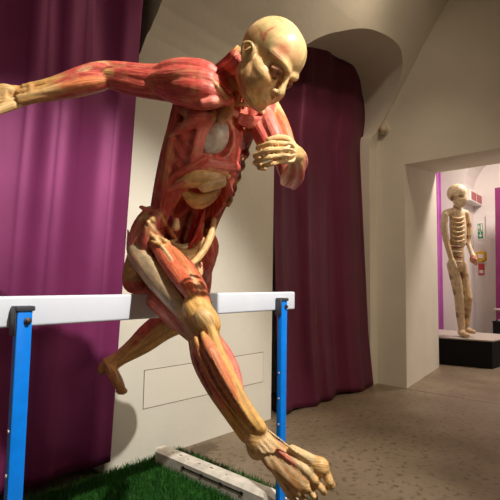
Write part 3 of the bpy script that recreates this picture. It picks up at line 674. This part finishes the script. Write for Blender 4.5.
for s in (1, -1):
    hs([(s*.058, .005, -.01), (s*.056, .010, -.040), (s*.046, .042, -.066), (s*.018, .078, -.077)], (.012, .015, .014, .012), BONE2, .02)
    hb((s*.046, .048, -.024), (.021, .042, .038), BONE2, .02)   # jaw
    hs([(s*.066, .01, .006), (s*.062, .045, -.004), (s*.050, .073, -.008), (s*.030, .085, -.014)], (.004, .007, .010, .009), BONE2, .016)     # cheek bone
    hs([(s*.058, .058, .045), (s*.04, .085, .046), (s*.014, .097, .040)], (.010, .010, .009), BONE, .012)                           # brow
    hb((s*.034, .102 if s > 0 else .108, .018), (.023, .021, .0165), lin(150, 96, 60), .008, True)                                                   # socket
    hb((s*.034, .077, .018), (.0165, .0165, .0165), lin(120, 76, 48), .004)
    hs([(s*.053, .080, .019), (s*.034, .0945, .028), (s*.016, .090, .017)], (.003, .004, .003), lin(196, 146, 96), .003)        # lids
    hs([(s*.053, .080, .017), (s*.034, .0905, .007), (s*.016, .090, .015)], (.003, .0035, .003), lin(196, 146, 96), .003)
    hs([(s*.058, .014, -.004), (s*.058, .036, -.03), (s*.052, .042, -.062)], (.010, .015, .010), BONE2, .006)         # masseter
    hs([(s*.050, .070, -.014), (s*.038, .080, -.036), (s*.026, .083, -.056)], (.0035, .005, .0035), TAN, .004)
    hs([(s*.058, .064, -.010), (s*.046, .070, -.036), (s*.032, .080, -.062)], (.003, .0045, .0035), CRM2, .004)
    # ear
    hs([(s*.066, .010, -.018), (s*.076, .020, -.002), (s*.080, .018, .014), (s*.085, .002, .024), (s*.090, -.014, .016), (s*.086, -.014, .0), (s*.074, .002, -.018)], (.006, .005, .0045, .005, .005, .005, .006), BONE, .003)
    hb((s*.072, .004, .004), (.008, .017, .021), BONE2, .004)
    hb((s*.083, .006, .000), (.009, .008, .010), MAR, .004, True)
# nose, lips
hs([(0, .095, .030), (0, .105, .010), (0, .117, -.012), (0, .114, -.020)], (.009, .009, .0105, .009), BONE, .007)
for s in (1, -1): hb((s*.011, .103, -.020), (.008, .011, .008), BONE, .004); hb((s*.006, .108, -.029), (.004, .006, .004), SHD, .002, True)
hb((0, .083, -.040), (.030, .020, .020), BONE2, .012)
hs([(.022, .088, -.046), (.008, .101, -.040), (0, .102, -.041), (-.008, .101, -.040), (-.022, .088, -.046)], (.003, .005, .005, .005, .003), BONE, .0025)
hs([(.021, .087, -.050), (.008, .099, -.053), (0, .100, -.053), (-.008, .099, -.053), (-.021, .087, -.050)], (.003, .0055, .0055, .0055, .003), BONE, .0025)
# tissue colours of the scalp and face
OLV = lin(176, 152, 100)
for s in (1, -1):
    paint(hb((s*.075, .005, .045), (.02, .045, .035), OLV), .9, .016)
    paint(hb((s*.072, -.035, .055), (.02, .03, .03), OLV), .6, .02)
    paint(hb((s*.062, .048, .048), (.018, .018, .022), lin(184, 160, 112)), .6, .015)
    paint(hb((s*.050, .066, .062), (.016, .020, .026), lin(228, 132, 96)), .9, .02)
    paint(hb((s*.05, .03, -.070), (.03, .036, .026), lin(210, 100, 76)), .8, .02)
    paint(hb((s*.034, .09, .018), (.022, .03, .016), lin(160, 100, 62)), .8, .01)
    paint(hb((s*.032, .092, .018), (.007, .012, .006), lin(70, 44, 32)), .9, .004)
    paint(hs([(s*.072, .035, .02), (s*.076, .018, .048), (s*.074, .004, .07), (s*.062, .006, .098), (s*.055, .0, .105)], (.0036, .0034, .0034, .003, .0025), lin(184, 70, 54)), .95, .004)
    paint(hs([(s*.076, .014, .052), (s*.078, -.02, .066), (s*.072, -.05, .07)], (.0036, .0032, .0026), lin(184, 70, 54)), .9, .004)
    paint(hs([(s*.080, -.02, .05), (s*.074, -.05, .05), (s*.06, -.075, .055)], (.008, .010, .008), lin(190, 110, 80)), .5, .015)
    paint(hs([(s*.066, .03, .0), (s*.063, .045, -.03), (s*.058, .05, -.045)], (.0025, .002, .002), lin(120, 70, 44)), .8, .003)
    paint(hs([(s*.062, .055, -.012), (s*.052, .066, -.035)], (.003, .003), lin(150, 92, 56)), .8, .004)
    paint(hb((s*.055, .05, -.028), (.018, .02, .016), lin(196, 140, 86)), .6, .012)
# neck
NB_ = body(1.04, 0, -.02)
PR.append(Strand([body(1.0, 0, -.025), body(1.16, .0, -.02), hp(0, -.02, -.03)], [.05, .043, .046], DRED, k=.012))
for i, (v, w, r, f) in enumerate(((-.045, .02, .055, -.03), (-.06, .0, .062, -.045), (-.07, -.02, .058, -.06), (-.03, .04, .048, .0), (-.015, .05, .03, .03), (.02, .05, -.02, .03), (.045, .02, -.055, -.03), (-.055, -.04, .045, -.075))):
    PR.append(Strand([body(.985, v, w+.015), body(1.10, v*.95, w+.01), hp(r*.95, f, -.045), hp(r, f, -.005)], [.005, .011, .010, .005], (RED2, RED, DRED, PINK, CRM2, RED2, RED, RED2)[i], CRM2, .1, .9, .003))
PR.append(Strand([body(.99, -.01, .055), body(1.09, -.004, .06), hp(.01, .03, -.07)], [.012, .016, .016], CRM2, k=.006))

# --- details lying on the massed body
sf([(148, 222, 2), (157, 233, 3), (168, 245, 3), (181, 261, 3), (192, 278, 2.6), (199, 291, 1.6)], ORG, PALE, t0=.15, t1=.75, k=.0025, lift=.005)
sf([(145, 226, 1.2), (154, 237, 1.6), (164, 249, 1.6), (172, 260, 1.2)], PALE, k=.002, lift=.004)
sf([(140, 219, 2.5), (146, 217, 3.2), (153, 220, 3)], CRM, PALE, k=.004, lift=.003)
BASE = list(PR)
PF = [(170, 136), (173, 133), (176, 129), (180, 125), (185, 120), (190, 115), (196, 110)]
for i, (x, y) in enumerate(PF):          # pectoral flap: a fan of ragged fingers over the ribs
    pts = [(214, 113+1.2*i-2, 2.2), (204, y*.35+113.5*.65, 3.6), ((x+206)/2-3, y*.66+114*.34, 3.8), (x, y, 1.5)]
    ds = [depth(p[0], p[1], BASE) or 1.22 for p in pts]
    st([(p[0], p[1], d-.010-.004*j*(3-j)/2, p[2]) for j, (p, d) in enumerate(zip(pts, ds))], PINK if i % 2 else RED, PALE, t0=.08, t1=.95, k=.0012)
bst([(.91, -.028, .080, .012), (.86, -.050, .092, .015), (.79, -.062, .096, .017), (.72, -.064, .098, .017), (.66, -.068, .096, .014)], PINK, RED, t1=.92, k=.010, flat=(N5, .4))
bst([(.66, -.07, .088, .014), (.665, -.01, .096, .016), (.675, .04, .088, .014), (.68, .08, .062, .010)], PINK, RED, t1=.8, k=.008, flat=(N5, .5))
bst([(.62, -.06, .092, .010), (.625, -.01, .098, .010), (.63, .04, .088, .009)], RED, CRM2, t1=.8, k=.006, flat=(N5, .6))
bst([(.68, -.04, .104, .011), (.62, -.07, .094, .012), (.56, -.098, .070, .011), (.50, -.112, .04, .009), (.42, -.112, .02, .007)], RED, PINK, k=.005)
sf([(229, 100, 5), (216, 101, 5.5), (203, 103, 4)], PINK, RED, k=.003, lift=.003)
sf([(213, 80, 1.5), (219, 88, 2.4), (227, 98, 2.2)], CRM, PALE, k=.002, lift=.004)
st([(214, 218, 1.50, 2.5), (212, 232, 1.47, 3.6), (206, 246, 1.44, 4), (198, 258, 1.41, 3.6), (188, 267, 1.37, 2)], CRM, PALE, k=.004)
sf([(160, 214, 2), (166, 226, 2.5), (176, 240, 2.5), (184, 252, 2.5)], ORG, CRM, t0=.2, k=.003, lift=.002)
sf([(141, 207, 2), (152, 212, 3), (164, 212, 2)], PINK, CRM, k=.003, lift=.002)
sf([(152, 236, 1.5), (160, 238, 2.2), (168, 242, 2.2), (176, 240, 1.5)], CRM, k=.002, lift=.003)
sf([(150, 241, 1.2), (158, 244, 2), (166, 246, 1.6)], CRM2, k=.002, lift=.002)
for x, y, a_, c_ in ((163, 172, .03, TAN), (154, 190, .028, TAN), (168, 150, .022, CRM2), (186, 118, .02, PALE), (232, 118, .024, CRM), (150, 230, .022, CRM2), (150, 202, .03, ORG), (213, 84, .02, PINK)):
    d = depth(x, y)
    if d: paint(ball(x, y, d, (cr, cu, cf), (a_*.55, a_*1.3, a_), c_), .55, .02)
for x, y in ((146, 240),):
    d = depth(x, y)
    if d: paint(ball(x, y, d, (cr, cu, cf), (.02, .03, .03), DRED), .5, .02)
fig = empty('anatomical_figure', tuple(HM), 'flayed anatomical figure with bare red muscles leaping over the hurdle', 'anatomical figure')
bo = link('body', mesh_volume(PR, .0038, 'body'), M['flesh'], fig)

# organs in the open belly and chest
def organ(name, prims, h=.003):
    o = link(name, mesh_volume(prims, h, name), M['flesh'], fig); return o
q = []; q.append(Ball(body(.80, -.014, .072), (L5, N5, TT), (.036, .04, .052), lin(214, 206, 190), .006, fib=.4)); q.append(Ball(body(.765, -.030, .082), (L5, N5, TT), (.026, .022, .036), lin(216, 210, 194), .008, fib=.4))
organ('lung', q)
q = []
bst([(.51, -.078, .055, .02), (.57, -.045, .078, .032), (.60, .005, .078, .030), (.62, .045, .06, .022)], CRM, k=.01, fib=.4, out=q)
bst([(.54, -.02, .098, .02), (.585, .025, .098, .018)], PALE, k=.01, fib=.4, out=q); organ('stomach', q)
q = []
bst([(.46, -.06, .06, .014), (.44, -.028, .08, .024), (.48, .008, .076, .022), (.53, .03, .07, .014)], CRM2, k=.008, fib=.4, out=q); organ('transverse_colon', q)
q = []
for s in range(7):
    a = rng.uniform(-.045, .03); bst([(.40, .03, .02, .004), (.25+.02*rng.uniform(-1, 1), .03+a*.4, .045, .0035), (.17, .03+a*.8, .055, .0028), (.12, .03+a, .06, .002)], lin(186, 34, 26), k=.003, fib=.5, out=q)
bst([(.46, .02, .0, .010), (.25, .02, .01, .010), (.08, .015, .02, .008)], lin(176, 20, 22), k=.004, out=q); organ('blood_vessels', q, .0025)
q = []
for i in range(9):
    a = i*1.3; bst([(.04+.02*math.sin(a), -.05+.012*i, .06+.015*math.cos(a), .008), (.02+.03*math.sin(a+1), -.03+.011*i, .075, .009), (.06+.02*math.cos(a), -.035+.012*i, .055, .008)], CRM if i % 2 else PALE, k=.003, fib=.4, out=q)
bst([(0, -.05, .05, .02), (-.01, .0, .065, .024), (0, .06, .05, .02)], CRM2, k=.01, fib=.4, out=q)
st([(166, 246, 1.45, 4), (175, 254, 1.42, 7), (186, 257, 1.42, 7.5), (197, 251, 1.45, 5), (203, 240, 1.48, 3)], CRM, PALE, k=.006, fib=.4, out=q); st([(172, 244, 1.47, 3), (183, 248, 1.455, 4), (194, 244, 1.47, 3)], PALE, k=.004, fib=.4, out=q); organ('intestine', q)
q = []; bst([(.30, -.070, .060, .009), (.27, -.072, .070, .013)], PALE, k=.004, fib=.3, out=q); organ('gallbladder', q)
q = []
for i in range(4): bst([(.16-.01*i, -.058+.016*i, .07, .0028), (.11, -.05+.02*i, .088, .0028), (.05, -.06+.02*i, .08, .0028)], PALE, k=.002, out=q)
organ('nerve_cords', q, .0022)
# ------------------------------------------------------------------ the bright room beyond the doorway
XB, RL, RR = 7.6, 2.25, .9
RC, RW = (RL+RR)/2, (RL-RR)/2
b = MB(); b.box((XB, RL, 0), (XB+.7, 5, 4.6)); b.box((XB, -3.2, 0), (XB+.7, RR, 4.6)); b.box((XB+.55, .8, 0), (XB+.7, 2.4, 4.6))
P = [(XB, RC+RW*math.cos(a), 2.5+RW*math.sin(a)) for a in np.linspace(0, math.pi, 17)]
b.prism([(XB, RR, 4.6), (XB, RL, 4.6)] + P, (.6, 0, 0))
tag(b.build('wall_far', M['plaster_white']), kind='structure')
tag(MB().box((5.5, 3.6, 0), (XB+.1, 3.8, 4.6)).build('wall_left', M['plaster_white']), kind='structure')
tag(MB().box((5.5, -3.2, 4.2), (XB+.7, 3.8, 4.4)).build('ceiling_far', M['plaster_white']), kind='structure')
dr = MB(); dr.box((XB+.50, 1.50, 0), (XB+.549, 2.05, 2.15), .004, 1); d1 = dr.build('door_1', M['plaster_white']); tag(d1, kind='structure')
curtain('curtain', M['curtain_mag'], lambda z: (7.35, 7.42), .03, 3.4, lambda z, s: 2.53+.3*(1-s), 5, 'narrow strip of bright magenta curtain beside the door jamb in the far room', nf=1.5, amp=.03)
curtain('curtain', M['curtain'], lambda z: (7.46, 7.5), .03, 2.45, lambda z, s: 1.735-.6*s, 8, 'dark purple curtain at the far right edge, beyond the exit sign', nf=2, amp=.03)
# plinth with its pale top
pl_ = empty('display_plinth', (6.1, 1.7, 0), 'low black plinth with pale top carrying the standing specimen', 'plinth')
MB().prism([(5.70, 2.12, 0), (5.83, 1.44, 0), (6.75, 1.36, 0), (6.75, 2.4, 0)], (0, 0, .312)).build('base', M['plinth'], pl_)
MB().prism([(5.69, 2.13, .312), (5.82, 1.43, .312), (6.76, 1.35, .312), (6.76, 2.41, .312)], (0, 0, .015)).build('top_board', M['plinth_top'], pl_)
p2_ = empty('display_plinth', (7.1, 1.4, 0), 'taller black plinth at the right edge behind the low one', 'plinth')
MB().box((6.84, .95, 0), (7.34, 1.675, .47)).build('base', M['plinth'], p2_)
MB().box((6.83, .94, .47), (7.35, 1.685, .485)).build('top_board', M['plinth'], p2_)
ds = empty('specimen_stand', (7.05, 1.60, .485), 'small white stand with a round tray on the rear black plinth', 'stand')
MB().lathe([(.10, .485), (.10, .50), (.03, .51), (.022, .60), (.03, .62)], (7.05, 1.56, 0)).build('foot', M['white'], ds, True)
MB().lathe([(.03, .61), (.13, .625), (.15, .645), (.14, .65), (.02, .642)], (7.05, 1.56, 0)).build('tray', M['plinth_top'], ds, True)
# emergency lamp box, running-man sign, alarm point
eb = empty('emergency_lamp', (7.7, RL-.05, 2.35), 'white emergency lamp box with two red panels above the green sign', 'emergency lamp')
MB().box((7.52, RL-.14, 2.31), (8.13, RL-.002, 2.49), .012, 2).build('housing', M['white'], eb)
for x in (7.55, 7.85): MB().box((x, RL-.146, 2.335), (x+.26, RL-.136, 2.465), .004, 1).build('panel', M['red_panel'], eb)
sg = empty('exit_sign', (8.09, 2.145, 1.75), 'green and white emergency exit sign on the far wall', 'sign')
X_ = XB+.54; yc = 2.145; zc = 1.745; KS = .57
MB().box((X_, yc-.05, zc-.005), (X_+.01, yc+.05, zc+.285)).build('board', M['white'], sg)
def zz(z): return zc+(z-1.60)*KS
def sgn(y0, z0, y1, z1): return MB().box((X_-.004, yc+y0*KS, zz(z0)), (X_+.002, yc+y1*KS, zz(z1)))
sgn(-.068, 1.86, .068, 2.07).build('pictogram_field', M['green'], sg); sgn(-.068, 1.63, .068, 1.84).build('arrow_field', M['green'], sg)
def rel(name, polys):
    b = MB()
    for q in polys: b.prism([(X_-.007, yc+y*KS, zz(z)) for y, z in q], (.004, 0, 0))
    b.build(name, M['white'], sg)
rel('doorway_symbol', [[(-.055, 1.875), (-.055, 2.055), (-.012, 2.055), (-.012, 1.875)]])
rel('running_man_symbol', [[(.045, 2.03), (.03, 2.045), (.02, 2.03), (.03, 2.015), (.02, 1.98), (.01, 1.965), (.005, 1.98), (-.005, 1.975), (.01, 1.945), (.028, 1.95), (.03, 1.93), (.012, 1.915), (.012, 1.88), (.024, 1.88), (.026, 1.908), (.05, 1.925), (.058, 1.90), (.064, 1.905), (.055, 1.94), (.048, 1.98), (.058, 2.0), (.05, 2.01)]])
rel('arrow_symbol', [[(-.012, 1.82), (.012, 1.82), (.012, 1.72), (.045, 1.75), (.045, 1.72), (0, 1.66), (-.045, 1.72), (-.045, 1.75), (-.012, 1.72)]])
al = empty('alarm_point', (XB+.54, 2.14, 1.46), 'yellow alarm point with red label under the green sign', 'alarm')
MB().lathe([(.095, .55), (.095, .50), (.08, .49)], (XB, 2.135, 1.46), 'x', 8).build('yellow_box', M['yellow'], al)
MB().box((XB+.475, 2.095, 1.425), (XB+.495, 2.175, 1.495), .004, 1).build('face_plate', M['white'], al)
MB().box((XB+.54, 2.10, 1.15), (XB+.551, 2.19, 1.34)).build('label', M['red_label'], al)
MB().box((XB+.537, 2.115, 1.18), (XB+.541, 2.175, 1.235)).build('text_block', M['white'], al)

# ------------------------------------------------------------------ second specimen: a standing body cut into pale bands
SP = []; SD = 5.62
def s2(pts, col=CRM, k=.012, **kw): return st(pts, col, k=k, out=SP, **kw)
C1 = lin(232, 212, 180); C2 = lin(214, 186, 146); C3 = lin(140, 96, 66)
def s3(p, col, r0):
    x0, y0, d0, _ = p[0]; x1, y1, d1, _ = p[1]
    paint(st([(x0-1.5, y0, d0, r0), (x1+1.5, y1, d1, r0)], col, out=SP), .85, .02)
def sball(x, y, d, rad, col, sub=False): ball(x, y, d, (cr, cu, cf), rad, col, .012, sub, SP)
sball(457, 194, SD, (.115, .115, .13), C1); sball(460, 200, SD-.04, (.085, .11, .085), C1)
sball(464.5, 201, SD-.08, (.03, .025, .03), C2); sball(461, 197.5, SD-.11, (.028, .018, .03), C3, True); sball(452, 199, SD-.09, (.02, .035, .02), C3)
s2([(457, 206, SD, 3.2), (456, 214, SD, 3.4)], C3)
s2([(446, 214, SD-.05, 3.6), (456, 212, SD, 3.5), (466, 214, SD+.05, 3.0)], C1)
s2([(457, 216, SD, 7.5), (458, 230, SD, 8.2), (458, 243, SD, 7.6)], C1, flat=(cf, .75))
for i in range(6): s2([(451+.2*i, 217+4.6*i, SD-.07, 1), (457, 219.5+4.6*i, SD-.105, .9), (464, 218+4.6*i, SD-.08, 1)], PALE, k=.004); s2([(452+.2*i, 219.3+4.6*i, SD-.09, .8), (463, 220.4+4.6*i, SD-.09, .8)], C2, k=.003)
s2([(456, 244, SD, 6.6), (457, 254, SD, 6.8), (456, 266, SD, 8.0)], C2, flat=(cf, .8))
for i in range(4): s2([(451, 247+5*i, SD-.10, 1.2), (461, 248+5*i, SD-.10, 1.2)], (C3, C1, C3, C1)[i], k=.004)
s2([(445, 216, SD-.08, 3.4), (444, 228, SD-.08, 3.4), (446, 240, SD-.07, 3.0)], C1); s2([(446, 240, SD-.07, 2.8), (449, 252, SD-.12, 2.6), (452, 262, SD-.14, 2.4)], C2)
for y in (221, 231, 241): s3([(443, y, SD-.05, 3.0), (447.5, y+.6, SD-.05, 3.0)], (C3, PALE, C3)[(y-221)//10], 2.2)
s2([(452, 262, SD-.14, 3), (455, 268, SD-.15, 2.4)], C1)
s2([(467, 216, SD+.05, 2.8), (469, 230, SD+.03, 2.8), (468, 244, SD, 2.4)], C2); s2([(468, 244, SD, 2.3), (471, 252, SD-.06, 2.2), (473, 257, SD-.1, 2.6)], C1)
for y in (226, 238): s3([(466.5, y, SD, 2.6), (470.5, y, SD, 2.6)], C3, 2.0)
sball(473.5, 260, SD-.11, (.045, .055, .04), lin(222, 150, 128))
for i in range(4): s2([(473.5+i*.9, 259+i, SD-.14, 1), (476+i*.4, 260.5+i*1.5, SD-.15, .9), (474+i*.5, 263+i, SD-.13, .8)], lin(226, 170, 146), k=.003)
s2([(452, 266, SD, 5), (456, 282, SD, 5.2), (459, 298, SD, 4.4)], C1); s2([(462, 266, SD+.03, 4.4), (465, 284, SD+.02, 4.4), (468, 299, SD-.02, 4.2)], C2)
s2([(459, 298, SD, 4.4), (460, 312, SD, 4.2), (462, 332, SD, 3.2)], C1); s2([(468, 299, SD-.02, 4), (467, 314, SD+.02, 3.6), (466, 331, SD+.06, 2.8)], C2)
for x, y, c in ((453.5, 273, PALE), (456.5, 286, PALE), (459, 300, PALE), (460, 309, PALE), (461.5, 322, PALE)): s3([(x-4, y, SD, 2), (x+4, y+1, SD, 2)], c, 2.2)
for x, y, c in ((454.6, 278, C3), (458, 293, C3), (460.6, 316, C3)): s3([(x-3, y, SD, 2), (x+3, y+.6, SD, 2)], c, 3.0)
for x, y, c in ((463.5, 276, C3), (466, 290, PALE), (468, 303, PALE), (467.5, 310, C3), (466.6, 322, PALE)): s3([(x-3, y, SD, 2), (x+3, y+.6, SD, 2)], c, 2.6)
s2([(461, 333.5, SD-.0, 3.2), (464, 335, SD-.12, 3.0), (468, 336.5, SD-.2, 2.2)], C2); s2([(466, 331, SD+.06, 3), (470, 332, SD-.02, 2.6), (474, 333, SD-.08, 2.0)], C2)
for p_ in SP:
    lift = np.array([0, 0, .012])
    for a_ in ('P', 'Q', 'c', 'lo', 'hi'):
        if hasattr(p_, a_): setattr(p_, a_, getattr(p_, a_)+lift)
f2 = empty('standing_specimen', tuple(at(463, 335, SD)), 'pale banded human specimen standing on the low black plinth', 'anatomical figure')
link('body', mesh_volume(SP, .009, 'body'), M['flesh'], f2)
# ------------------------------------------------------------------ lamps, added fill spots and ambient fill
def spot(name, loc, tgt, energy, ang, blend, col, rad):
    l = bpy.data.lights.new(name, 'SPOT'); l.energy = energy; l.spot_size = math.radians(ang); l.spot_blend = blend; l.color = col; l.shadow_soft_size = rad
    o = bpy.data.objects.new(name, l); COL.objects.link(o); o.location = loc
    o.rotation_euler = (Vector(tgt)-Vector(loc)).to_track_quat('-Z', 'Y').to_euler(); return o
spot('lamp_or_fill', (.80, -.84, 3.1), (.98, 1.2, .70), 325, 53, .55, (1, .95, .86), .035)
spot('lamp_or_fill', (2.4, .2, 3.95), (2.6, 2.0, 2.55), 40, 115, 1, (1, .80, .58), .08)
spot('lamp_or_fill', (2.9, 1.0, 3.72), (3.1, 2.0, .3), 52, 95, 1, (1, .80, .58), .10)
spot('lamp_or_fill', (.9, -1.5, 1.5), (.92, 1.0, 1.30), 48, 30, .9, (1, .88, .74), .35)  # soft fill added in front to brighten the chest, not a lamp of the hall
spot('lamp_or_fill', (3.0, -1.2, 3.2), (3.7, .6, .2), 75, 74, 1, (1, .82, .60), .15)
spot('lamp_or_fill', (1.7, -.5, 3.7), (1.75, 2.0, .25), 60, 32, .8, (1, .93, .82), .08)  # extra spot added to lift the low wall, not a lamp of the hall
def area(name, loc, rot, size, energy, col):
    l = bpy.data.lights.new(name, 'AREA'); l.shape = 'DISK'; l.size = size; l.energy = energy; l.color = col
    o = bpy.data.objects.new(name, l); COL.objects.link(o); o.location = loc; o.rotation_euler = rot; return o
area('ceiling_lamp', (6.4, .9, 3.4), (0, 0, 0), .6, 62, (1, .86, .76))
w = bpy.data.worlds.new('world'); S.world = w; w.use_nodes = True
w.node_tree.nodes['Background'].inputs[0].default_value = (1, .76, .54, 1); w.node_tree.nodes['Background'].inputs[1].default_value = .12  # dim warm ambient fill added from all round
S.view_settings.view_transform = 'Standard'; S.view_settings.look = 'None'; S.view_settings.gamma = 1; S.view_settings.use_curve_mapping = False
S.view_settings.exposure = 0.65
